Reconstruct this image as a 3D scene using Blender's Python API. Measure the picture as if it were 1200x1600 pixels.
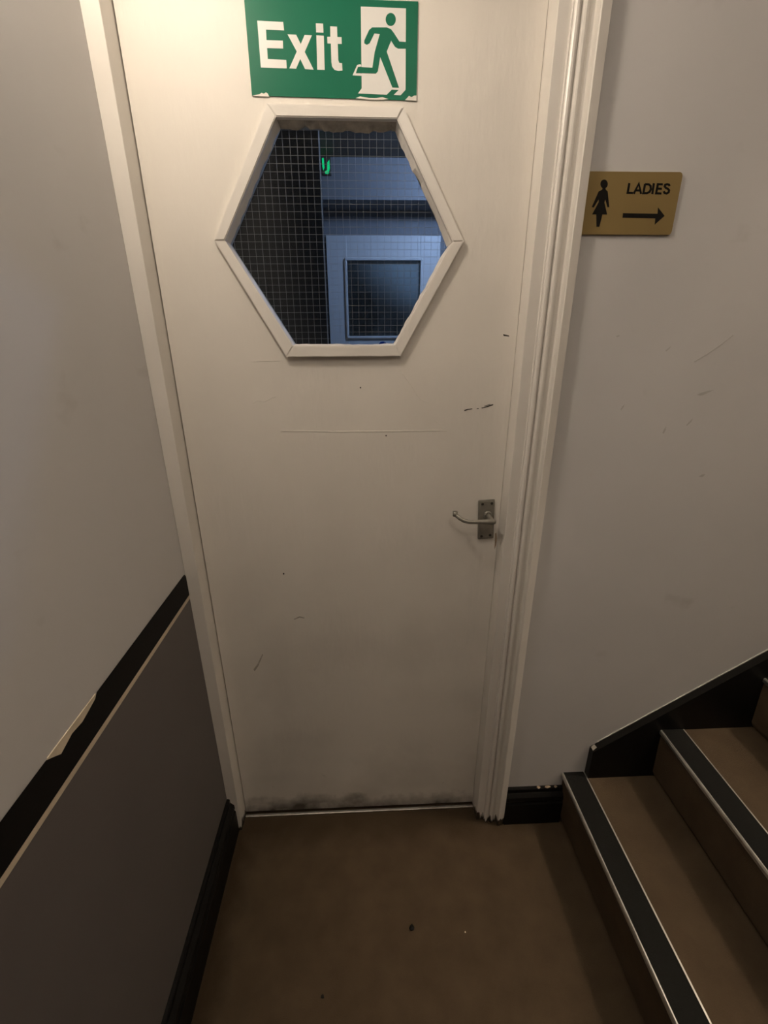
import bpy, bmesh, math, random
from mathutils import Vector, Matrix
random.seed(7)
for o in list(bpy.data.objects): bpy.data.objects.remove(o, do_unlink=True)
S = bpy.context.scene
C = S.collection

# ---------------------------------------------------------------- camera
F_PX = 713.14
CAM = Vector((0.4145, -1.0541, 1.4684))
RT = Vector((0.9991, -0.0426, -0.0042)).normalized()
FW = Vector((0.0382, 0.9308, -0.3636)).normalized()
UP = RT.cross(FW).normalized(); RT = FW.cross(UP).normalized()
cam = bpy.data.cameras.new('camera'); co = bpy.data.objects.new('camera', cam); C.objects.link(co)
cam.sensor_fit = 'VERTICAL'; cam.sensor_height = 36; cam.lens = F_PX / 1600 * 36
cam.clip_start = 0.02
M4 = Matrix((RT, UP, -FW)).transposed().to_4x4(); M4.translation = CAM
co.matrix_world = M4
S.camera = co
def px(x, y, axis, v):
    """photo pixel -> point on the real plane (axis = v) it lies on"""
    d = FW + RT * ((x - 600) / F_PX) - UP * ((y - 800) / F_PX)
    return CAM + d * ((v - CAM[axis]) / d[axis])

# ---------------------------------------------------------------- world, exposure, lamp strengths
wd = bpy.data.worlds.new('world'); S.world = wd; wd.use_nodes = True
wd.node_tree.nodes['Background'].inputs[0].default_value = (0.9, 0.85, 0.8, 1)
wd.node_tree.nodes['Background'].inputs[1].default_value = 0.0
S.view_settings.view_transform = 'Standard'; S.view_settings.look = 'None'
S.view_settings.gamma = 1; S.view_settings.use_curve_mapping = False
S.view_settings.exposure = 0.45
LAMP_DOOR = ((0.030, -0.47, 2.22), 0.06, (1.0, 0.86, 0.70), 76.0)      # opal lamp high on the left wall, just out of the frame
LAMP_STAIR = ((2.85, -0.55, 4.80), 0.15, (1.0, 0.83, 0.64), 135.0)    # pendant globe at the top of the stairwell
LAMP_FILL = ((0.69, -1.35, 2.38), 0.12, (1.0, 0.86, 0.71), 13.5)      # unseen globe added above the camera as fill for door and walls
LAMP_CORR = ((0.95, 1.30, 2.36), 0.09, (0.40, 0.57, 1.0), 75.0)       # cool light in the corridor beyond

# ---------------------------------------------------------------- materials
def mat(name, col, rough=0.6, metal=0.0, spec=0.5, noise=0.0, nscale=8, bump=0.0, bscale=60, stretch=(1, 1, 1), emit=None, estr=0, col2=None):
    m = bpy.data.materials.new(name); m.use_nodes = True
    nt = m.node_tree; N = nt.nodes; L = nt.links; b = N['Principled BSDF']
    b.inputs['Base Color'].default_value = (*col, 1); b.inputs['Roughness'].default_value = rough
    b.inputs['Metallic'].default_value = metal; b.inputs['Specular IOR Level'].default_value = spec
    geo = N.new('ShaderNodeNewGeometry')
    if noise or col2:
        n = N.new('ShaderNodeTexNoise'); n.inputs['Scale'].default_value = nscale; n.inputs['Detail'].default_value = 6
        L.new(geo.outputs['Position'], n.inputs['Vector'])
        r = N.new('ShaderNodeValToRGB'); r.color_ramp.elements[0].position = 0.3; r.color_ramp.elements[1].position = 0.7
        a = col2 if col2 else tuple(c * (1 - noise) for c in col)
        z = col if col2 else tuple(min(1, c * (1 + noise)) for c in col)
        r.color_ramp.elements[0].color = (*a, 1); r.color_ramp.elements[1].color = (*z, 1)
        L.new(n.outputs['Fac'], r.inputs['Fac']); L.new(r.outputs['Color'], b.inputs['Base Color'])
    if bump:
        mp = N.new('ShaderNodeMapping'); mp.inputs['Scale'].default_value = stretch
        L.new(geo.outputs['Position'], mp.inputs['Vector'])
        n2 = N.new('ShaderNodeTexNoise'); n2.inputs['Scale'].default_value = bscale; n2.inputs['Detail'].default_value = 5
        L.new(mp.outputs['Vector'], n2.inputs['Vector'])
        bp = N.new('ShaderNodeBump'); bp.inputs['Strength'].default_value = bump; bp.inputs['Distance'].default_value = 0.004
        L.new(n2.outputs['Fac'], bp.inputs['Height']); L.new(bp.outputs['Normal'], b.inputs['Normal'])
    if emit:
        b.inputs['Emission Color'].default_value = (*emit, 1); b.inputs['Emission Strength'].default_value = estr
    return m

def overlay_colour(m, build):
    """mix a second colour over the base colour with a mask returned by build(N, L, xyz)"""
    nt = m.node_tree; N = nt.nodes; L = nt.links; b = N['Principled BSDF']
    geo = N.new('ShaderNodeNewGeometry'); sx = N.new('ShaderNodeSeparateXYZ'); L.new(geo.outputs['Position'], sx.inputs[0])
    fac, col = build(N, L, geo.outputs['Position'], sx)
    mix = N.new('ShaderNodeMixRGB'); mix.inputs['Color2'].default_value = (*col, 1)
    src = b.inputs['Base Color'].links
    if src: L.new(src[0].from_socket, mix.inputs['Color1'])
    else: mix.inputs['Color1'].default_value = b.inputs['Base Color'].default_value
    L.new(fac, mix.inputs['Fac']); L.new(mix.outputs['Color'], b.inputs['Base Color'])
def mth(N, L, op, a, b=None, clamp=False):
    n = N.new('ShaderNodeMath'); n.operation = op; n.use_clamp = clamp
    for i, v in enumerate((a, b)):
        if v is None: continue
        if isinstance(v, (int, float)): n.inputs[i].default_value = v
        else: L.new(v, n.inputs[i])
    return n.outputs[0]
def nz(N, L, pos, scale, detail=5, stretch=(1, 1, 1)):
    mp = N.new('ShaderNodeMapping'); mp.inputs['Scale'].default_value = stretch; L.new(pos, mp.inputs['Vector'])
    n = N.new('ShaderNodeTexNoise'); n.inputs['Scale'].default_value = scale; n.inputs['Detail'].default_value = detail
    L.new(mp.outputs['Vector'], n.inputs['Vector']); return n.outputs['Fac']
def mrange(N, L, v, a, b, c=0, d=1):
    n = N.new('ShaderNodeMapRange'); n.clamp = True
    L.new(v, n.inputs[0])
    for i, k in enumerate((a, b, c, d)): n.inputs[i + 1].default_value = k
    return n.outputs[0]

M = {}
M['wall'] = mat('wall_paint_grey', (0.60, 0.586, 0.578), 0.75, noise=0.03, nscale=3, bump=0.06, bscale=25)
M['panel'] = mat('taupe_paint', (0.132, 0.117, 0.111), 0.6, noise=0.05, nscale=4, bump=0.05, bscale=30)
M['door'] = mat('door_gloss_cream', (0.76, 0.72, 0.66), 0.46, spec=0.26, noise=0.025, nscale=5, bump=0.22, bscale=55, stretch=(1, 1, 0.3))
M['trim'] = mat('trim_gloss_white', (0.76, 0.725, 0.675), 0.30, noise=0.03, nscale=9, bump=0.08, bscale=30, stretch=(1, 1, 0.1))
M['black'] = mat('black_gloss', (0.005, 0.0045, 0.004), 0.42, spec=0.25, bump=0.05, bscale=40)
M['blackflat'] = mat('black_satin', (0.005, 0.0045, 0.004), 0.6, spec=0.2)
M['cream'] = mat('bare_cream', (0.68, 0.58, 0.44), 0.7, noise=0.08, nscale=30)
M['carpet'] = mat('brown_carpet', (0.092, 0.066, 0.041), 0.95, spec=0.1, noise=0, col2=(0.074, 0.052, 0.032), nscale=14, bump=0.5, bscale=500)
M['metal'] = mat('worn_nickel', (0.27, 0.255, 0.22), 0.36, metal=0.4, noise=0.15, nscale=60)
M['alu'] = mat('aluminium_edge', (0.62, 0.60, 0.56), 0.38, metal=0.9, noise=0.15, nscale=40)
M['rubber'] = mat('black_grip_insert', (0.009, 0.009, 0.008), 0.8, spec=0.15, bump=0.3, bscale=300)
M['screw'] = mat('dark_screw', (0.05, 0.045, 0.04), 0.5, metal=0.6)
M['green'] = mat('sign_green', (0.003, 0.135, 0.072), 0.4, spec=0.2, noise=0.04, nscale=10)
M['white'] = mat('sign_white', (0.74, 0.73, 0.70), 0.35)
M['brass'] = mat('brushed_brass', (0.29, 0.205, 0.078), 0.45, metal=0.4, bump=0.05, bscale=200, stretch=(0.05, 1, 1))
M['ink'] = mat('sign_black_ink', (0.006, 0.005, 0.004), 0.6, spec=0.15)
M['putty'] = mat('glazing_putty', (0.40, 0.37, 0.32), 0.7, noise=0.25, nscale=60)
M['wire'] = mat('glass_wire', (0.55, 0.53, 0.50), 0.45, metal=0.2)
M['ceil'] = mat('ceiling_paint', (0.70, 0.69, 0.67), 0.9)
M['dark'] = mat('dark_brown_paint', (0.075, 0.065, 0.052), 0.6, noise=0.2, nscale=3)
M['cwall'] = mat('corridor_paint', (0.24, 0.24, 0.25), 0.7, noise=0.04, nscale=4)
M['cdoor'] = mat('corridor_door_white', (0.72, 0.71, 0.70), 0.4)
M['obscured'] = mat('obscured_glass', (0.48, 0.50, 0.55), 0.5)
M['smudge'] = mat('wall_smudge', (0.47, 0.455, 0.44), 0.8)
M['grime'] = mat('brown_grime', (0.30, 0.22, 0.15), 0.7, noise=0.3, nscale=80)
M['bluedisc'] = mat('blue_disc', (0.01, 0.05, 0.25), 0.4)
M['scuff'] = mat('scuff_black', (0.03, 0.025, 0.02), 0.6)
M['greenlit'] = mat('green_lit', (0.0, 0.2, 0.08), 0.5, emit=(0.0, 0.85, 0.28), estr=0.55)
M['cord'] = mat('cord_white', (0.6, 0.58, 0.55), 0.5)
for k, l in (('lampA', LAMP_DOOR), ('lampB', LAMP_STAIR), ('lampC', LAMP_CORR), ('lampFill', LAMP_FILL)):
    M[k] = mat('opal_' + k, (0.8, 0.8, 0.8), 0.5, emit=l[2], estr=l[3])
# glass: clear with mirror gloss
g = bpy.data.materials.new('wired_glass'); g.use_nodes = True
N = g.node_tree.nodes; L = g.node_tree.links
N.remove(N['Principled BSDF'])
tr = N.new('ShaderNodeBsdfTransparent'); tr.inputs[0].default_value = (0.86, 0.89, 0.88, 1)
gl = N.new('ShaderNodeBsdfGlossy'); gl.inputs['Roughness'].default_value = 0.03
fr = N.new('ShaderNodeFresnel'); fr.inputs['IOR'].default_value = 1.45
mx = N.new('ShaderNodeMixShader'); L.new(fr.outputs[0], mx.inputs[0]); L.new(tr.outputs[0], mx.inputs[1]); L.new(gl.outputs[0], mx.inputs[2])
L.new(mx.outputs[0], N['Material Output'].inputs[0]); M['glass'] = g

def door_dirt(N, L, pos, sx):          # kicked, grimy foot of the door
    n = nz(N, L, pos, 9); n2 = nz(N, L, pos, 38)
    h = mth(N, L, 'ADD', mrange(N, L, n, 0.3, 0.7, 0.048, 0.115), mth(N, L, 'MULTIPLY', mth(N, L, 'SUBTRACT', n2, 0.5), 0.05))
    f = mth(N, L, 'DIVIDE', mth(N, L, 'SUBTRACT', h, sx.outputs[2]), 0.085, True)
    sp = mrange(N, L, nz(N, L, pos, 22), 0.66, 0.74, 0, 0.55)
    sp = mth(N, L, 'MULTIPLY', sp, mrange(N, L, sx.outputs[2], 0.1, 0.2, 1, 0))
    g = mth(N, L, 'MULTIPLY', mrange(N, L, nz(N, L, pos, 4), 0.45, 0.75, 0, 0.22), mrange(N, L, sx.outputs[2], 0.25, 0.95, 1, 0.25))
    t = mth(N, L, 'MAXIMUM', mth(N, L, 'MAXIMUM', mth(N, L, 'MULTIPLY', f, 0.93), sp), g)
    return t, (0.042, 0.030, 0.017)
overlay_colour(M['door'], door_dirt)
def trim_dirt(N, L, pos, sx):          # paint worn off in ragged tongues at the floor
    n = nz(N, L, pos, 90, 3, (1, 1, 0.15))
    h = mrange(N, L, n, 0.35, 0.65, 0.004, 0.040)
    f = mth(N, L, 'DIVIDE', mth(N, L, 'SUBTRACT', h, sx.outputs[2]), 0.006, True)
    return f, (0.03, 0.024, 0.016)
overlay_colour(M['trim'], trim_dirt)
def wall_marks(N, L, pos, sx):         # faint scuffs
    f = mrange(N, L, nz(N, L, pos, 7, 8, (1, 1, 1.6)), 0.66, 0.78, 0, 0.22)
    return f, (0.22, 0.19, 0.15)
overlay_colour(M['wall'], wall_marks)
def carpet_edges(N, L, pos, sx):               # darker brown along the left skirting and the threshold
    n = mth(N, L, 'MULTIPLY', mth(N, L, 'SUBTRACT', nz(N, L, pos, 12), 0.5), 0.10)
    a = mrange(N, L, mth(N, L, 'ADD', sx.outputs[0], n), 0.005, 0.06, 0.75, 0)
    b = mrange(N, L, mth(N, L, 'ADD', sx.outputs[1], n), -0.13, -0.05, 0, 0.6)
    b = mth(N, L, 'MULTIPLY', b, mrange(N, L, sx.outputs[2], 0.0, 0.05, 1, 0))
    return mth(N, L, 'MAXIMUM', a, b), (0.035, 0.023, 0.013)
overlay_colour(M['carpet'], carpet_edges)

# ---------------------------------------------------------------- mesh helpers
def link(name, bm, m, parent=None, smooth=False):
    bmesh.ops.recalc_face_normals(bm, faces=bm.faces[:])
    me = bpy.data.meshes.new(name); bm.to_mesh(me); bm.free()
    if smooth:
        for p in me.polygons: p.use_smooth = True
    me.materials.append(M[m] if isinstance(m, str) else m)
    o = bpy.data.objects.new(name, me); C.objects.link(o)
    if parent: o.parent = parent; o.location = -WL.get(parent.name, Vector())
    return o
def tag(o, label, cat=None, kind=None, group=None):
    o['label'] = label
    if cat: o['category'] = cat
    if kind: o['kind'] = kind
    if group: o['group'] = group
    return o
WL = {}                                 # world position of every Empty; parts are modelled in world metres
def empty(name, loc=(0, 0, 0), parent=None):
    o = bpy.data.objects.new(name, None); C.objects.link(o); o.empty_display_size = 0.05
    WL[o.name] = Vector(loc); o.location = loc
    if parent: o.parent = parent; o.location = Vector(loc) - WL[parent.name]
    return o
def boxm(x0, x1, y0, y1, z0, z1, bev=0.0, bm=None):
    b = bm or bmesh.new()
    vs = [b.verts.new(p) for p in ((x0, y0, z0), (x1, y0, z0), (x1, y1, z0), (x0, y1, z0), (x0, y0, z1), (x1, y0, z1), (x1, y1, z1), (x0, y1, z1))]
    fs = [b.faces.new([vs[i] for i in f]) for f in ((0, 3, 2, 1), (4, 5, 6, 7), (0, 1, 5, 4), (1, 2, 6, 5), (2, 3, 7, 6), (3, 0, 4, 7))]
    if bev:
        es = list({e for f in fs for e in f.edges})
        bmesh.ops.bevel(b, geom=es, offset=bev, segments=2, affect='EDGES', profile=0.5)
    return b
def prism(pts, vec, bm=None):
    b = bm or bmesh.new(); vec = Vector(vec)
    a = [b.verts.new(Vector(p)) for p in pts]; c = [b.verts.new(Vector(p) + vec) for p in pts]
    b.faces.new(a); b.faces.new(list(reversed(c)))
    n = len(pts)
    for i in range(n): b.faces.new((a[i], a[(i + 1) % n], c[(i + 1) % n], c[i]))
    return b
def ring(center, axis_u, axis_v, ru, rv, n=24):
    return [Vector(center) + Vector(axis_u) * (ru * math.cos(2 * math.pi * i / n)) + Vector(axis_v) * (rv * math.sin(2 * math.pi * i / n)) for i in range(n)]
def tube(path, radii, n=12, bm=None, flat=1.0):
    b = bm or bmesh.new(); P = [Vector(p) for p in path]; rings = []
    ref = Vector((0, 0, 1))
    for i, p in enumerate(P):
        t = (P[min(i + 1, len(P) - 1)] - P[max(i - 1, 0)]).normalized()
        r0 = ref if abs(t.dot(ref)) < 0.95 else Vector((1, 0, 0))
        u = t.cross(r0).normalized(); v = u.cross(t).normalized()
        r = radii[i] if isinstance(radii, (list, tuple)) else radii
        rings.append([b.verts.new(p + u * (r * flat * math.cos(2 * math.pi * k / n)) + v * (r * math.sin(2 * math.pi * k / n))) for k in range(n)])
    for i in range(len(rings) - 1):
        for k in range(n): b.faces.new((rings[i][k], rings[i][(k + 1) % n], rings[i + 1][(k + 1) % n], rings[i + 1][k]))
    b.faces.new(list(reversed(rings[0]))); b.faces.new(rings[-1])
    return b
def globe(c, r, sq=1.0):
    b = bmesh.new(); bmesh.ops.create_uvsphere(b, u_segments=32, v_segments=16, radius=r)
    for v in b.verts: v.co = Vector((v.co.x, v.co.y, v.co.z * sq)) + Vector(c)
    return b

YF = -0.0516          # face of the door frame and of the wall beside it
XL = -0.0314          # face of the left wall
DW = 0.75             # visible door width
HEAD = 2.055
CE = 2.52

# ---------------------------------------------------------------- the room
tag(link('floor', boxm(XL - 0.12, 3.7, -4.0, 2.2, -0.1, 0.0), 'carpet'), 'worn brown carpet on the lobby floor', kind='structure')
wl = tag(link('wall_left', boxm(XL - 0.12, XL, -4.0, 0.10, 0.0, CE), 'wall'), 'pale grey painted wall on the left with dark lower half', kind='structure')
panel = link('lower_panel', boxm(XL, XL + 0.0012, -4.0, YF, 0.12, 0.862), 'panel', wl)
tag(panel, 'dark taupe painted lower wall')
tag(link('wall_back', boxm(DW + 0.03, 3.7, YF, 0.10, 0.0, 5.2), 'wall'), 'pale grey wall right of the door, above the stairs', kind='structure')
tag(link('wall_above', boxm(XL, DW + 0.03, YF, 0.10, HEAD + 0.03, CE), 'wall'), 'pale grey wall over the exit door', kind='structure')
tag(link('wall_front', boxm(XL - 0.12, 3.7, -4.1, -4.0, 0.0, 5.2), 'panel'), 'dark taupe wall behind the camera', kind='structure')
tag(link('wall_right', boxm(3.7, 3.8, -4.1, 0.10, 0.0, 5.2), 'wall'), 'pale grey wall at the head of the stairs', kind='structure')
tag(link('ceiling', boxm(XL - 0.12, 1.60, -4.0, YF, CE, CE + 0.08), 'ceil'), 'white ceiling over the lobby', kind='structure')
tag(link('ceiling', boxm(1.60, 3.7, -4.0, YF, 5.2, 5.28), 'ceil'), 'white ceiling over the stairwell', kind='structure')
tag(link('wall_bulkhead', boxm(1.55, 1.60, -4.0, YF, CE + 0.08, 5.2), 'wall'), 'grey bulkhead between lobby ceiling and stairwell', kind='structure')

wb = bpy.data.objects['wall_back']
def wpx(pts): return [(880 + a / 3.75, 380 + b / 3.75) for a, b in pts]
for sp in ([(308, 545), (325, 538), (335, 543), (318, 551)], [(598, 630), (620, 612), (631, 603), (626, 616), (606, 634)], [(765, 694), (830, 655), (920, 594), (995, 536), (998, 541), (925, 601), (835, 662), (770, 699)],
           [(785, 884), (815, 874), (850, 864), (885, 860), (850, 876), (820, 890), (800, 893)], [(720, 1066), (745, 1040), (760, 1026), (752, 1046), (726, 1070)], [(582, 1112), (590, 1092), (603, 1074), (600, 1096), (590, 1116)],
           [(336, 975), (346, 958), (360, 943), (354, 960), (340, 979)], [(795, 1368), (812, 1355), (832, 1354), (818, 1370)]):
    link('smudge', prism([px(a, b, 1, YF - 0.0003) for a, b in wpx(sp)], (0, 0.00025, 0)), 'smudge', wb)

# dado rail: cream board, black paint on its face, flaked away in one place
rail = tag(link('trim_dado', prism([(XL, y, z) for y, z in ((-4.0, 0.8555), (YF - 0.001, 0.8555), (YF - 0.001, 0.912), (-0.447, 0.912), (-0.452, 0.9272), (-0.573, 0.9272), (-0.578, 0.912), (-4.0, 0.912))], (0.0016, 0, 0)), 'cream'),
           'thin black dado rail with a cream lower edge along the left wall', kind='structure')
chip = [px(x, y, 0, XL + 0.002) for x, y in ((152, 1084), (149, 1092), (138, 1112), (129, 1128), (113, 1146), (104, 1163), (96, 1178), (86, 1182), (72, 1188))]
top = 0.9275
pts = [(-4.0, 0.8665), (YF - 0.001, 0.8665), (YF - 0.001, 0.918), (YF - 0.006, 0.9255), (YF - 0.012, top)]
pts += [(chip[0].y, top)] + [(p.y, min(p.z, top)) for p in chip[1:-1]] + [(chip[-1].y, top), (-4.0, top)]
tag(link('black_paint', prism([(XL + 0.0017, y, z) for y, z in pts], (0.0004, 0, 0)), 'blackflat', rail), 'black paint with a flaked patch')

# skirting profile swept along a wall
def skirt(name, label, prof, a, b, m='black'):
    """prof: list of (out, z); a, b: (origin, outward) -> swept from a to b"""
    o0, o1, out = Vector(a), Vector(b), None
    d = (o1 - o0).normalized(); out = Vector((-d.y, d.x, 0))
    bm = prism([o0 + out * u + Vector((0, 0, z)) for u, z in prof], o1 - o0)
    return tag(link(name, bm, m), label, kind='structure')
PROF = [(0, 0), (0.021, 0), (0.021, 0.088), (0.017, 0.094), (0.017, 0.098), (0.020, 0.103), (0.019, 0.116), (0.012, 0.124), (0.009, 0.127), (0.009, 0.140), (0.006, 0.143), (0, 0.143)]
skirt('baseboard_left', 'black gloss moulded skirting along the left wall', [(-u, z) for u, z in PROF], (XL + 0.0012, -4.0, 0), (XL + 0.0012, YF - 0.0005, 0))
bb = skirt('baseboard_back', 'short black skirting between door frame and stairs', [(-u, z) for u, z in PROF], (0.8345, YF, 0), (1.014, YF, 0))
for i, (x0, w) in enumerate(((0.93, 0.012), (0.955, 0.02), (0.985, 0.010))):
    bm = prism([(x0, YF - 0.0065, 0.1432), (x0 + w * 0.4, YF - 0.0092, 0.1415), (x0 + w, YF - 0.0065, 0.1435), (x0 + w * 0.7, YF - 0.002, 0.1445), (x0 + w * 0.2, YF - 0.002, 0.1440)], (0, 0, 0.0008))
    link('paint_chip', bm, 'grime', bb)

# ---------------------------------------------------------------- door frame
fr_ = tag(empty('trim_door_frame', (0.375, -0.02, 0)), 'cream gloss door frame around the exit door', kind='structure')
link('jamb', boxm(XL + 0.0002, 0.0, YF, 0.10, 0.0, HEAD + 0.03, 0.0012), 'trim', fr_)
link('jamb', boxm(DW, DW + 0.030, YF, 0.10, 0.0, HEAD + 0.03, 0.0012), 'trim', fr_)
link('head', boxm(0.0, DW, YF, 0.10, HEAD, HEAD + 0.03, 0.0012), 'trim', fr_)
link('stop', boxm(DW - 0.012, DW, 0.046, 0.10, 0.0, HEAD), 'trim', fr_)
link('stop', boxm(0.0, 0.012, 0.046, 0.10, 0.0, HEAD), 'trim', fr_)
def arc(cx, cy, r, a0, a1, n=6):
    return [(cx + r * math.cos(math.radians(a0 + (a1 - a0) * i / n)), cy + r * math.sin(math.radians(a0 + (a1 - a0) * i / n))) for i in range(n + 1)]
A = [(DW + 0.0232, YF + 0.001), (DW + 0.0232, YF - 0.0045), (DW + 0.0240, YF - 0.0055), (DW + 0.0256, YF - 0.0050)]
A += [(DW + 0.0266, YF - 0.0078), (DW + 0.0290, YF - 0.0100), (DW + 0.0325, YF - 0.0104), (DW + 0.0352, YF - 0.0085), (DW + 0.0366, YF - 0.0040)]   # bead
A += [(DW + 0.0374, YF - 0.0034), (DW + 0.0386, YF - 0.0034)]                                                                                  # groove
A += [(DW + 0.0394, YF - 0.0090), (DW + 0.0412, YF - 0.0122), (DW + 0.0445, YF - 0.0132), (DW + 0.0478, YF - 0.0126), (DW + 0.0505, YF - 0.0105)] # broad round
A += [(DW + 0.0535, YF - 0.0070), (DW + 0.0570, YF - 0.0055), (DW + 0.0605, YF - 0.0062), (DW + 0.0625, YF - 0.0105)]                             # hollow
A += [(DW + 0.0632, YF - 0.0232), (DW + 0.0652, YF - 0.0246), (DW + 0.0675, YF - 0.0238), (DW + 0.0828, YF - 0.0190), (DW + 0.0840, YF - 0.0170), (DW + 0.0840, YF + 0.001)]
arch = prism([(x, y, 0.002) for x, y in A], (0, 0, HEAD + 0.085))
link('architrave', arch, 'trim', fr_)
B = [(HEAD + (x - DW), y) for x, y in A]                                   # the same moulding across the head
link('architrave', prism([(XL + 0.001, y, z) for z, y in B], (DW + 0.05 - XL, 0, 0)), 'trim', fr_)
tag(link('trim_threshold', boxm(0.001, DW - 0.001, -0.011, -0.003, 0.0005, 0.0045, 0.001), 'alu'), 'thin metal threshold strip under the exit door', kind='structure')

# ---------------------------------------------------------------- door_1
door = tag(empty('door_1', (0.375, 0.02, 0.01)), 'cream painted exit door with a hexagonal wired-glass window', kind='structure')
HO = [(0.249, 1.857), (0.4965, 1.8545), (0.6207, 1.641), (0.4950, 1.4225), (0.249, 1.4225), (0.1251, 1.641)]   # outer hexagon (x, z), clockwise from top left
HI = [(0.2635, 1.8375), (0.4845, 1.8365), (0.5980, 1.640), (0.4835, 1.4455), (0.2650, 1.4455), (0.1462, 1.641)]
def leaf_mesh():
    b = bmesh.new()
    x0, x1, z0, z1 = 0.0022, DW - 0.0008, 0.013, HEAD - 0.003
    xm = 0.374
    def side(y):
        P = [(xm, z1), (x1, z1), (x1, z0), (xm, z0)]
        tm = HI[0][1] + (HI[1][1] - HI[0][1]) * (xm - HI[0][0]) / (HI[1][0] - HI[0][0]); bmz = HI[4][1]
        out = [b.verts.new((x, y, z)) for x, z in ((x0, z0), (xm, z0), (x1, z0), (x1, z1), (xm, z1), (x0, z1))]
        hx = [b.verts.new((x, y, z)) for x, z in (HI[0], (xm, tm), HI[1], HI[2], HI[3], (xm, bmz), HI[4], HI[5])]
        b.faces.new([out[1], out[2], out[3], out[4], hx[1], hx[2], hx[3], hx[4], hx[5]])
        b.faces.new([out[4], out[5], out[0], out[1], hx[5], hx[6], hx[7], hx[0], hx[1]])
        return out, hx
    o1, h1 = side(0.0); o2, h2 = side(0.044)
    for a, c in ((o1, o2), (h1, h2)):
        n = len(a)
        for i in range(n): b.faces.new((a[i], a[(i + 1) % n], c[(i + 1) % n], c[i]))
    return b
link('leaf', leaf_mesh(), 'door', door)
# six glazing beads, mitred, each slightly off its neighbour
wf = empty('hexagonal_window', (0.373, 0.0, 1.4225), door)
for i in range(6):
    j = (i + 1) % 6
    pr = -0.011 - (0.0012, 0.0, 0.0006, 0.0016, 0.0004, 0.001)[i]
    e = Vector((HO[j][0] - HO[i][0], 0, HO[j][1] - HO[i][1])).normalized() * 0.00012
    q = [Vector((HO[i][0], pr, HO[i][1])) + e, Vector((HO[j][0], pr, HO[j][1])) - e, Vector((HI[j][0], pr, HI[j][1])) - e, Vector((HI[i][0], pr, HI[i][1])) + e]
    bm = prism(q, (0, -pr, 0))
    bmesh.ops.bevel(bm, geom=[ed for ed in bm.edges if abs(ed.verts[0].co.y - pr) < 1e-6 and abs(ed.verts[1].co.y - pr) < 1e-6], offset=0.0016, segments=2, affect='EDGES')
    link('bead', bm, 'trim', wf)
# putty, ragged against the glass
def lerp(a, b, t): return (a[0] + (b[0] - a[0]) * t, a[1] + (b[1] - a[1]) * t)
cx, cz = 0.373, 1.641
rnd = random.Random(3)
for i in range(6):
    j = (i + 1) % 6; bm = bmesh.new(); n = 26
    wid = (0.0085, 0.0045, 0.0028, 0.0020, 0.0014, 0.0045)[i]
    prev = None; w = wid
    nx, nzv = -(HI[j][1] - HI[i][1]), (HI[j][0] - HI[i][0]); l = math.hypot(nx, nzv); nx, nzv = nx / l, nzv / l
    if (cx - HI[i][0]) * nx + (cz - HI[i][1]) * nzv < 0: nx, nzv = -nx, -nzv
    for k in range(n + 1):
        t = k / n; p = lerp(HI[i], HI[j], t); w = max(0.0010, 0.62 * w + 0.38 * wid * rnd.uniform(0.0, 2.3))
        row = [bm.verts.new((p[0], 0.002, p[1])), bm.verts.new((p[0] + nx * w * 0.35, 0.0065, p[1] + nzv * w * 0.35)), bm.verts.new((p[0] + nx * w, 0.0178, p[1] + nzv * w)), bm.verts.new((p[0], 0.0178, p[1]))]
        if prev:
            for a in range(4): bm.faces.new((prev[a], prev[(a + 1) % 4], row[(a + 1) % 4], row[a]))
        else: bm.faces.new(row)
        prev = row
    bm.faces.new(prev)
    link('putty', bm, 'putty' if i == 0 else 'trim', wf)
gp = [lerp(p, (cx, cz), 0.002) for p in HI]
link('glass_pane', prism([(x, 0.018, z) for x, z in gp], (0, 0.006, 0)), 'glass', wf)
# the wire grid cast into the pane
def clip_line(axis, v):
    hits = []
    for i in range(6):
        a, b2 = gp[i], gp[(i + 1) % 6]
        if (a[axis] - v) * (b2[axis] - v) < 0:
            t = (v - a[axis]) / (b2[axis] - a[axis]); hits.append(a[1 - axis] + (b2[1 - axis] - a[1 - axis]) * t)
    return (min(hits), max(hits)) if len(hits) > 1 else None
wm = bmesh.new(); r = 0.00027
k = 0; x = 0.1569
while x < 0.598:
    c = clip_line(0, x)
    if c: boxm(x - r, x + r, 0.0208, 0.0208 + 2 * r, c[0], c[1], bm=wm)
    x += 0.01385
z = 1.4456 + 0.0003
while z < 1.838:
    c = clip_line(1, z)
    if c: boxm(c[0], c[1], 0.0202, 0.0202 + 2 * r, z - r, z + r, bm=wm)
    z += 0.0132
wo = link('wire_mesh', wm, 'wire', wf); wo['kind'] = 'stuff'

# marks on the door
def flat_px(name, pts, depth, m, parent, y=0.0, th=0.0004):
    return link(name, prism([px(a, b, 1, y - th) for a, b in pts], (0, th, 0)), m, parent)
for sc in ([(725, 641), (730, 639), (738, 638.3), (738, 639.4), (731, 640.6), (726, 642.3)], [(745, 638.2), (748, 637.8), (748, 638.8), (745, 639)], [(752, 637.2), (760, 635), (766, 632.5), (771, 631.5), (770, 633.5), (763, 635.8), (753, 638.2)], [(757, 634), (766, 631.5), (766, 632.2), (757, 634.8)]):
    flat_px('scuff_mark', sc, 0, 'scuff', door)
flat_px('scuff_mark', [(396, 1046), (402, 1038), (410, 1022), (411, 1023), (404, 1040), (398, 1049)], 0, 'putty', door)
flat_px('scuff_mark', [(459, 967), (468, 963), (476, 965), (475, 966.5), (468, 965), (460, 968.5)], 0, 'putty', door)
flat_px('scuff_mark', [(442, 895), (444.5, 895.5), (444, 898), (442, 897.5)], 0, 'scuff', door)
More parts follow.
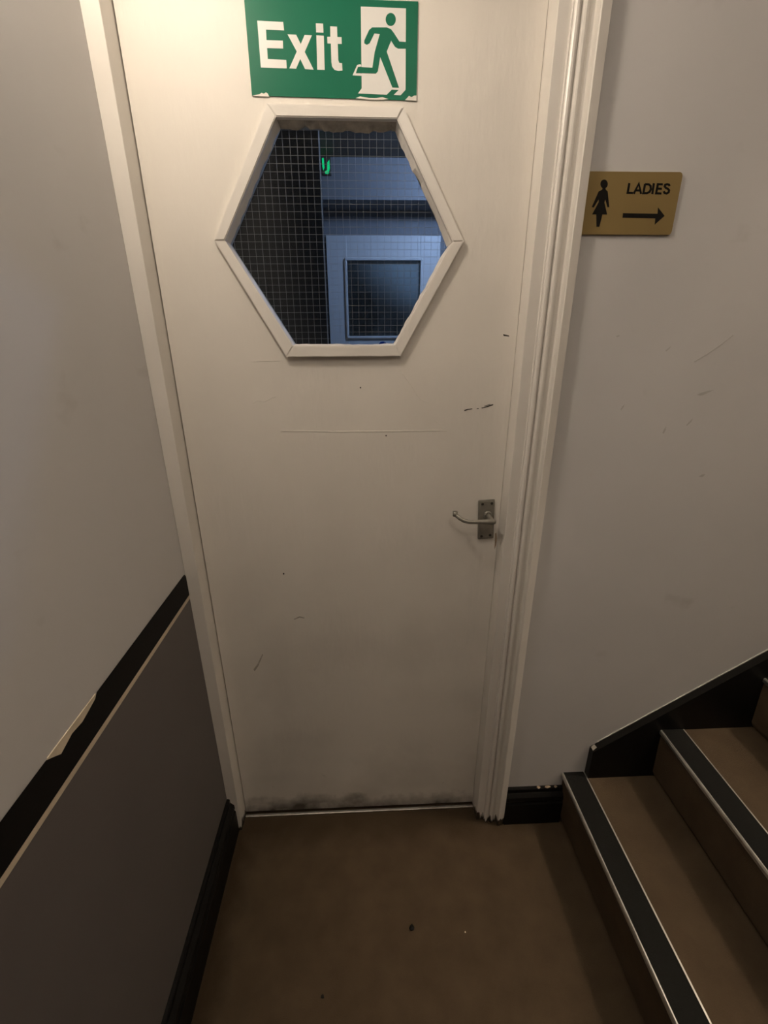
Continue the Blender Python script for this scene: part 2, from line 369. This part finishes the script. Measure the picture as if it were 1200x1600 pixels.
flat_px('scuff_mark', [(786, 522), (795, 524), (796, 526), (787, 525)], 0, 'scuff', door)
bm = tube([px(x, y, 1, 0.0) for x, y in ((440, 673), (520, 674.5), (600, 674), (698, 672.5))], 0.0009, 6)
link('paint_ridge', bm, 'door', door)
for cr in ([(625, 577), (634, 591), (645, 606), (655, 622), (662, 627), (670, 629)], [(677, 655), (685, 662), (694, 672)], [(395, 631), (402, 626), (413, 628), (424, 622), (431, 620)], [(393, 565), (410, 564), (436, 564)]):
    link('paint_crack', tube([px(x, y, 1, 0.0) for x, y in cr], 0.0006, 5), 'door', door)
for hx_, hy_ in ((562, 605), (602, 680)):
    flat_px('scuff_mark', [(hx_, hy_), (hx_ + 2, hy_ - 0.6), (hx_ + 2.4, hy_ + 1.6), (hx_ + 0.6, hy_ + 2)], 0, 'scuff', door)

flat_px('grime_mark', [(773.5, 834), (775.5, 832), (776.5, 842), (775, 852), (772.5, 858), (773.2, 848)], 0, 'grime', door)
# lever handle
hd = empty('lever_handle', (0.7145, 0.0, 1.0325), door)
T = Matrix.Translation((0.7145, 0, 1.0325)) @ Matrix.Rotation(math.radians(-3.0), 4, 'Y')
bm = boxm(-0.0205, 0.0205, -0.0055, 0.0, -0.053, 0.053, 0.0022); bm.transform(T); link('backplate', bm, 'metal', hd)
bm = boxm(-0.0165, 0.0165, -0.0064, -0.005, -0.049, 0.049, 0.0004); bm.transform(T); link('raised_face', bm, 'metal', hd)
for sx_, sz_ in ((-0.0105, 0.043), (0.0125, 0.043), (-0.0115, -0.044), (0.0105, -0.043)):
    bm = tube([(sx_, -0.0076, sz_), (sx_, -0.006, sz_)], [0.0031, 0.0036], 12); boxm(sx_ - 0.0026, sx_ + 0.0026, -0.0079, -0.0074, sz_ - 0.0004, sz_ + 0.0004, bm=bm)
    bm.transform(T); link('screw', bm, 'screw', hd)
HX, HZ = 0.7165, 1.0465
link('rose', tube([(HX, -0.006, HZ), (HX, -0.012, HZ), (HX, -0.0125, HZ)], [0.0115, 0.0105, 0.008], 20), 'metal', hd, True)
link('neck', tube([(HX, -0.012, HZ), (HX, -0.030, HZ), (HX, -0.046, HZ - 0.001), (HX + 0.001, -0.052, HZ - 0.001)], [0.0065, 0.0060, 0.0068, 0.0050], 14), 'metal', hd, True)
lv = [(HX + 0.008, -0.051, HZ - 0.002), (HX + 0.003, -0.0515, HZ - 0.001), (HX - 0.015, -0.052, HZ + 0.000), (HX - 0.038, -0.052, HZ + 0.000), (HX - 0.056, -0.051, HZ + 0.000), (HX - 0.068, -0.0485, HZ + 0.002),
      (HX - 0.078, -0.044, HZ + 0.007), (HX - 0.085, -0.039, HZ + 0.012), (HX - 0.088, -0.035, HZ + 0.015)]
link('lever', tube(lv, [0.0045, 0.0072, 0.0062, 0.0050, 0.0050, 0.0050, 0.0050, 0.0052, 0.0045], 14, flat=0.8), 'metal', hd, True)
link('lever_scroll', tube([(HX - 0.088, -0.036, HZ + 0.010), (HX - 0.088, -0.036, HZ + 0.0215)], [0.0060, 0.0060], 16), 'metal', hd, True)

# ---------------------------------------------------------------- exit sign
ES = empty('exit_sign', (0.3713, 0.0, 1.869))
tag(ES, 'green and white Exit sign with running figure above the hexagonal window', 'sign')
YS = -0.0022
eb = [(0.2220, 1.8712), (0.5205, 1.8675), (0.5208, 2.0032), (0.2228, 2.0062)]
link('plate', prism([(x, YS, z) for x, z in eb], (0, -YS - 0.0001, 0)), 'green', ES)
def ex(pts): return [(360 + a / 3.5294, b / 3.5294) for a, b in pts]
def print_on(name, pts, y, m, parent, th=0.0003):
    return link(name, prism([px(a, b, 1, y - th) for a, b in pts], (0, th, 0)), m, parent)
LE = [(148, 114), (291, 121), (296, 167), (196, 163), (199, 221), (289, 224), (291, 268), (202, 265), (206, 325), (308, 331), (311, 377), (168, 372)]
LX = [(315, 189), (362, 191), (388, 243), (409, 193), (449, 195), (410, 286), (459, 384), (412, 381), (385, 325), (362, 379), (325, 377), (366, 284)]
LI1 = [(471, 128), (511, 130), (513, 180), (473, 178)]
LI2 = [(474, 195), (515, 197), (520, 385), (479, 384)]
LT = [(550, 145), (588, 147), (590, 204), (613, 205), (614, 242), (592, 241), (595, 330), (600, 346), (616, 349), (618, 389), (594, 391), (573, 384), (561, 367), (557, 345), (554, 240), (535, 239), (534, 203), (551, 203)]
for p in (LE, LX, LI1, LI2, LT): print_on('letter', ex(p), YS, 'white', ES)
DP = [(719, 36), (968, 46), (966, 495), (938, 526), (901, 523), (928, 496), (890, 494), (862, 522), (704, 515), (724, 487)]
print_on('doorway_symbol', ex(DP), YS, 'white', ES)
FO = [(720, 355), (722, 366), (704, 370), (693, 402), (724, 405), (724, 418), (674, 415), (698, 360), (708, 355)]
print_on('foot_outline', ex(FO), YS, 'white', ES)
y2 = YS - 0.0003
mf = bmesh.new()
def addp(pts):
    prism([px(a, b, 1, y2 - 0.0003) for a, b in ex(pts)], (0, 0.0003, 0), bm=mf)
RF = [(782, 151), (862, 151), (885, 160), (902, 182), (932, 229), (967, 231), (967, 268), (925, 268), (908, 258), (886, 224), (862, 284), (930, 484), (893, 482), (826, 314), (813, 392), (803, 405),
      (692, 403), (703, 369), (783, 373), (796, 285), (824, 187), (794, 184), (768, 238), (752, 247), (738, 238), (738, 224), (765, 165)]
addp(RF)
hc = [(884 + 28 * math.cos(t * math.pi / 12), 107 + 36 * math.sin(t * math.pi / 12)) for t in range(24)]
addp(hc)
link('running_figure', mf, 'green', ES)
# overpainted edge: brush smears of door paint
sm = [[(118, 528), (145, 522), (162, 519), (172, 511), (184, 517), (196, 509), (206, 516), (214, 533)],
      [(690, 541), (716, 531), (740, 536), (765, 540), (800, 541), (838, 536), (872, 546), (840, 550), (760, 549)],
      [(962, 552), (975, 540), (985, 528), (998, 536), (1012, 528), (1026, 526), (1027, 556)]]
for p in sm: print_on('paint_smear', ex(p), YS, 'door', ES)

# ---------------------------------------------------------------- ladies sign
LS = empty('ladies_sign', (0.9255, YF, 1.6452))
tag(LS, 'brass plate reading LADIES with woman symbol and right arrow', 'sign')
yl = YF - 0.0048
zt, zb, xr = 1.7470, 1.6452, 1.0165; rr = 0.006
P = [(0.8345, zb), (0.8345, zt)] + [(xr - rr + rr * math.sin(math.radians(a)), zt - rr + rr * math.cos(math.radians(a))) for a in range(0, 91, 15)] + \
    [(xr - rr + rr * math.cos(math.radians(a)), zb + rr - rr * math.sin(math.radians(a))) for a in range(0, 91, 15)]
bm = prism([(x, yl, z) for x, z in P], (0, 0.0047, 0))
bmesh.ops.bevel(bm, geom=[e for e in bm.edges if abs(e.verts[0].co.y - yl) < 1e-6 and abs(e.verts[1].co.y - yl) < 1e-6 and not (e.verts[0].co.x < 0.835 and e.verts[1].co.x < 0.835)], offset=0.0007, segments=2, affect='EDGES')
link('plate', bm, 'brass', LS)
def ld(pts): return [(820 + a / 4, 200 + b / 4) for a, b in pts]
wmn = bmesh.new()
def addl(bm, pts, k=0): prism([px(a, b, 1, yl - 0.0003 - k * 0.00002) for a, b in ld(pts)], (0, 0.0003, 0), bm=bm)
addl(wmn, [(496 + 23 * math.cos(t * math.pi / 12), 350 + 28 * math.sin(t * math.pi / 12)) for t in range(24)])
addl(wmn, [(486, 374), (505, 374), (506, 385), (518, 396), (528, 494), (517, 495), (503, 446), (498, 466), (515, 541), (485, 541), (466, 617), (448, 617), (447, 541), (421, 540), (462, 463), (462, 446), (431, 497), (419, 493), (462, 396), (484, 385)])
link('woman_symbol', wmn, 'ink', LS)
ar = bmesh.new(); addl(ar, [(614, 532), (830, 536), (833, 496), (874, 549), (812, 604), (816, 565), (611, 561)]); link('arrow', ar, 'ink', LS)
def stroke(bm, path, w=13.5):
    """one thick polyline outline in sign pixels"""
    V = [Vector((a, b)) for a, b in path]; Lf, Rt = [], []
    for i, p in enumerate(V):
        d1 = (V[i] - V[i - 1]).normalized() if i else None; d2 = (V[i + 1] - V[i]).normalized() if i < len(V) - 1 else None
        d = ((d1 or d2) + (d2 or d1)).normalized(); n = Vector((-d.y, d.x))
        s = 1.0 / max(0.5, abs(n.dot(Vector((-(d1 or d2).y, (d1 or d2).x)))))
        Lf.append(tuple(p + n * (w / 2 * s))); Rt.append(tuple(p - n * (w / 2 * s)))
    addl(bm, Lf + Rt[::-1])
letters = [[[(654, 344), (643, 405), (676, 406)]],
           [[(681, 411), (713, 348), (727, 412)], [(692, 390), (722, 391)]],
           [[(752, 350), (741, 407), (764, 407), (780, 399), (788, 382), (786, 362), (775, 352), (752, 351)]],
           [[(807, 345), (797, 413)]],
           [[(863, 352), (832, 351), (821, 408), (854, 409)], [(827, 379), (857, 380)]],
           [[(906, 363), (901, 354), (890, 351), (878, 355), (875, 365), (882, 374), (894, 380), (902, 389), (899, 402), (887, 409), (874, 406), (869, 395)]]]
for ss in letters:
    bm = bmesh.new()
    for s in ss: stroke(bm, s)
    link('letter', bm, 'ink', LS)

# ---------------------------------------------------------------- staircase
ST = empty('staircase', (2.3, -0.62, 0.0))
tag(ST, 'brown carpeted stairs with black and silver nosings rising to the right', 'stairs')
ZS = [0.0, 0.195, 0.380, 0.560, 0.740, 0.920, 1.100, 1.280, 1.460, 1.640]
XN = [1.004 + 0.2585 * i for i in range(9)]
YN = -1.20
XE = 3.69
for i in range(9):
    z0, z1, xn = ZS[i], ZS[i + 1], XN[i]
    yw = YF - 0.0005 if i == 0 else YF - 0.0225
    P = [(xn + 0.030, z0), (xn + 0.020, z0 + 0.006), (xn + 0.014, z0 + 0.02), (xn + 0.008, z1 - 0.05), (xn + 0.007, z1 - 0.012), (xn + 0.012, z1)]
    if i < 8: P += [(XN[i + 1] + 0.045, z1)]
    else: P += [(XE, z1)]
    if i < 8: P += [(XN[i + 1] + 0.045, z1 - 0.03), (XE, z1 - 0.03)]
    # each step: riser + tread, solid beneath
    P = P[:6] + [(XE, z1), (XE, z0)]
    s = link('step', prism([(x, YN, z) for x, z in P], (0, yw - YN, 0)), 'carpet', ST)
    # nosing
    prof = [(xn + 0.003, z1 - 0.013), (xn, z1 - 0.010), (xn, z1 - 0.001), (xn + 0.0025, z1 + 0.0025), (xn + 0.072, z1 + 0.0025), (xn + 0.073, z1), (xn + 0.010, z1), (xn + 0.007, z1 - 0.013)]
    nb = link('nosing', prism([(x, YN, z) for x, z in prof], (0, yw - 0.0005 - YN, 0)), 'alu', ST)
    link('grip_insert', prism([(x, YN, z) for x, z in ((xn + 0.0055, z1 + 0.0025), (xn + 0.068, z1 + 0.0025), (xn + 0.0675, z1 + 0.0036), (xn + 0.006, z1 + 0.0036))], (0, yw - 0.0008 - YN, 0)), 'rubber', nb)
# string board against the wall
sl = (0.6325 - 0.3059) / (1.5114 - 1.0733)
xs = 1.076
SP = [(xs, ZS[1] + 0.0005), (xs - 0.001, 0.300), (xs + 0.006, 0.309), (3.3, 0.309 + sl * (3.3 - xs - 0.006)), (3.3, 1.3), (1.6, 0.1955)]
sb = bmesh.new()
yb, yf_ = YF, YF - 0.022
def zs(x): return 0.309 + sl * (x - xs - 0.006)
front = [(xs, ZS[1] + 0.0005), (xs, 0.302), (xs + 0.006, 0.307), (3.3, zs(3.3) - 0.002), (3.3, 1.2), (1.9, ZS[1] + 0.0005)]
prism([(x, yf_, z) for x, z in front], (0, 0.0215, 0), bm=sb)
link('string_board', sb, 'black', ST)
chp = prism([(xs + 0.001, yf_ + 0.004, 0.3045), (xs + 0.012, yf_ + 0.006, 0.3145), (xs + 0.010, yf_ + 0.018, 0.3135), (xs + 0.001, yf_ + 0.016, 0.306)], (0, 0, 0.001))
link('paint_chip', chp, 'putty', ST)
# thin pale paint line where wall meets the string
bm = prism([(xs + 0.02, YF - 0.0015, zs(xs + 0.02) - 0.001), (2.4, YF - 0.0015, zs(2.4) - 0.001), (2.4, YF - 0.0015, zs(2.4) + 0.0035), (xs + 0.02, YF - 0.0015, zs(xs + 0.02) + 0.002)], (0, 0.0014, 0))
link('paint_edge', bm, 'trim', ST)

# ---------------------------------------------------------------- crumbs on the carpet
def crumb(x, y, r, m, label):
    p = px(x, y, 2, 0.0); bm = bmesh.new(); bmesh.ops.create_icosphere(bm, subdivisions=1, radius=r)
    rn = random.Random(int(x))
    for v in bm.verts: v.co = Vector((v.co.x * rn.uniform(0.7, 1.3), v.co.y * rn.uniform(0.7, 1.3), v.co.z * 0.5)) + Vector((p.x, p.y, r * 0.5))
    tag(link('crumb', bm, m), label, 'crumb')
crumb(643, 1451, 0.0080, 'blackflat', 'dark crumb in the middle of the brown carpet')
crumb(727, 1457, 0.0022, 'cream', 'tiny pale crumb on the carpet right of the dark one')
crumb(504, 1558, 0.0046, 'blackflat', 'small dark crumb nearest the camera on the carpet')

# ---------------------------------------------------------------- corridor seen through the hexagon
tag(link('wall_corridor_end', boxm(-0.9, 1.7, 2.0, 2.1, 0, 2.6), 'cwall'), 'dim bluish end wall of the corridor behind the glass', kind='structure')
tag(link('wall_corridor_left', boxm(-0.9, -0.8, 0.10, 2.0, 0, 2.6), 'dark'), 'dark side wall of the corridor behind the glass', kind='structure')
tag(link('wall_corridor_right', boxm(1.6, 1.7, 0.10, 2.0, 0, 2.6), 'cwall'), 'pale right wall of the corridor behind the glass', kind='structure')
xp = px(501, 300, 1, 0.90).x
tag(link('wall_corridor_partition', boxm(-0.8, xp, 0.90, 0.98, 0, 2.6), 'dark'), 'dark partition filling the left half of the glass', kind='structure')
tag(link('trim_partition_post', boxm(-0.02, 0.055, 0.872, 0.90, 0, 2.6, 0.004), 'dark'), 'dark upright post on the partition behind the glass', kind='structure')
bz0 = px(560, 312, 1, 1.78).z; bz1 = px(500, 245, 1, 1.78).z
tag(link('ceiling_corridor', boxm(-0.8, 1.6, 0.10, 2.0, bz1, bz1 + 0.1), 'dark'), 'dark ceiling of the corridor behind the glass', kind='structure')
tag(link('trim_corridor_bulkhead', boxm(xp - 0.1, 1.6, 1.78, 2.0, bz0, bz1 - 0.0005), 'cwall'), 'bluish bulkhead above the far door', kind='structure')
d2 = tag(empty('door_2', (0.53, 1.98, 0.01)), 'far white door with rectangular wired window, seen through the hexagon', kind='structure')
yd = 1.965
a = px(509, 368.75, 1, yd); b_ = px(689, 367, 1, yd); w0 = px(542.25, 407.25, 1, yd); w1 = px(654.25, 524.5, 1, yd)
X0, X1, Z1 = a.x, b_.x, (a.z + b_.z) / 2; U0, U1, V1, V0 = w0.x, w1.x, w0.z, w1.z
for x0, x1, z0, z1 in ((X0, U0, 0.01, Z1), (U1, X1, 0.01, Z1)): link('stile', boxm(x0, x1, yd, yd + 0.034, z0, z1, 0.002), 'cdoor', d2)
for z0, z1 in ((V1, Z1), (0.01, V0)): link('rail', boxm(U0, U1, yd, yd + 0.034, z0, z1), 'cdoor', d2)
for x0, x1, z0, z1 in ((U0 - 0.012, U1 + 0.012, V1, V1 + 0.014), (U0 - 0.012, U1 + 0.012, V0 - 0.014, V0), (U0 - 0.014, U0, V0, V1), (U1, U1 + 0.014, V0, V1)):
    link('glazing_bead', boxm(x0, x1, yd - 0.014, yd, z0, z1, 0.003), 'cdoor', d2)
link('glass_pane', boxm(U0, U1, yd + 0.004, yd + 0.009, V0, V1), 'glass', d2)
link('backing', boxm(U0, U1, yd + 0.014, yd + 0.034, V0, V1), 'obscured', d2)
kc = px(598, 541, 1, yd)
dsc = prism(ring((kc.x, yd - 0.0015, kc.z), (1, 0, 0), (0, 0, 1), 0.028, 0.028, 24), (0, 0.0014, 0))
tag(link('round_sign', dsc, 'bluedisc'), 'small blue disc on the far door below its window', 'sign')
ge = px(510, 260, 1, 1.775)
em = empty('emergency_light', (ge.x, 1.7798, ge.z)); tag(em, 'small glowing green light beyond the glass, on the bulkhead', 'light')
link('housing', boxm(ge.x - 0.024, ge.x + 0.024, 1.760, 1.7798, ge.z - 0.040, ge.z + 0.036, 0.003), 'dark', em)
for p in ([(-0.020, 0.030), (-0.011, 0.031), (-0.009, -0.010), (-0.016, -0.022), (-0.020, -0.004)], [(0.004, 0.010), (0.017, 0.024), (0.018, -0.012), (0.010, -0.036), (-0.006, -0.036), (-0.008, -0.026), (0.003, -0.020)]):
    link('lit_symbol', prism([(ge.x + u, 1.7585, ge.z + v) for u, v in p], (0, 0.0014, 0)), 'greenlit', em)

# ---------------------------------------------------------------- lamps
def ceiling_lamp(name, lab, c, r, mk, zc, sq=0.8):
    t = empty(name, (c[0], c[1], zc)); tag(t, lab, 'lamp')
    link('opal_globe', globe(c, r, sq), mk, t, True)
    link('base', tube([(c[0], c[1], c[2] + r * sq * 0.8), (c[0], c[1], zc - 0.0005)], [r * 0.72, r * 0.8], 24), 'cord', t, True)
    return t
c, r = LAMP_DOOR[0], LAMP_DOOR[1]
wlp = empty('wall_lamp', (XL, c[1], c[2])); tag(wlp, 'opal wall lamp high on the left wall by the exit door', 'lamp')
gb = globe((0, 0, 0), r)
for v in gb.verts: v.co = Vector((v.co.x * 0.8, v.co.y, v.co.z)) + Vector(c)
link('opal_globe', gb, 'lampA', wlp, True)
link('base', tube([(XL + 0.0005, c[1], c[2]), (XL + 0.022, c[1], c[2])], [r * 0.8, r * 0.7], 24), 'cord', wlp, True)
ceiling_lamp('ceiling_lamp', 'cool white ceiling lamp in the corridor beyond the door', (LAMP_CORR[0][0], LAMP_CORR[0][1], bz1 - 0.075), LAMP_CORR[1], 'lampC', bz1, 0.5)
ceiling_lamp('ceiling_lamp', 'round opal fill lamp added out of view under the lobby ceiling', LAMP_FILL[0], LAMP_FILL[1], 'lampFill', CE)
c, r = LAMP_STAIR[0], LAMP_STAIR[1]
pl = empty('pendant_lamp', (c[0], c[1], c[2] - r)); tag(pl, 'large opal globe pendant hanging over the stairs', 'lamp')
link('opal_globe', globe(c, r), 'lampB', pl, True)
link('cord', tube([(c[0], c[1], c[2] + r * 0.98), (c[0], c[1], 5.17)], 0.004, 8), 'cord', pl)
link('rose', tube([(c[0], c[1], 5.165), (c[0], c[1], 5.1995)], [0.03, 0.05], 20), 'cord', pl)
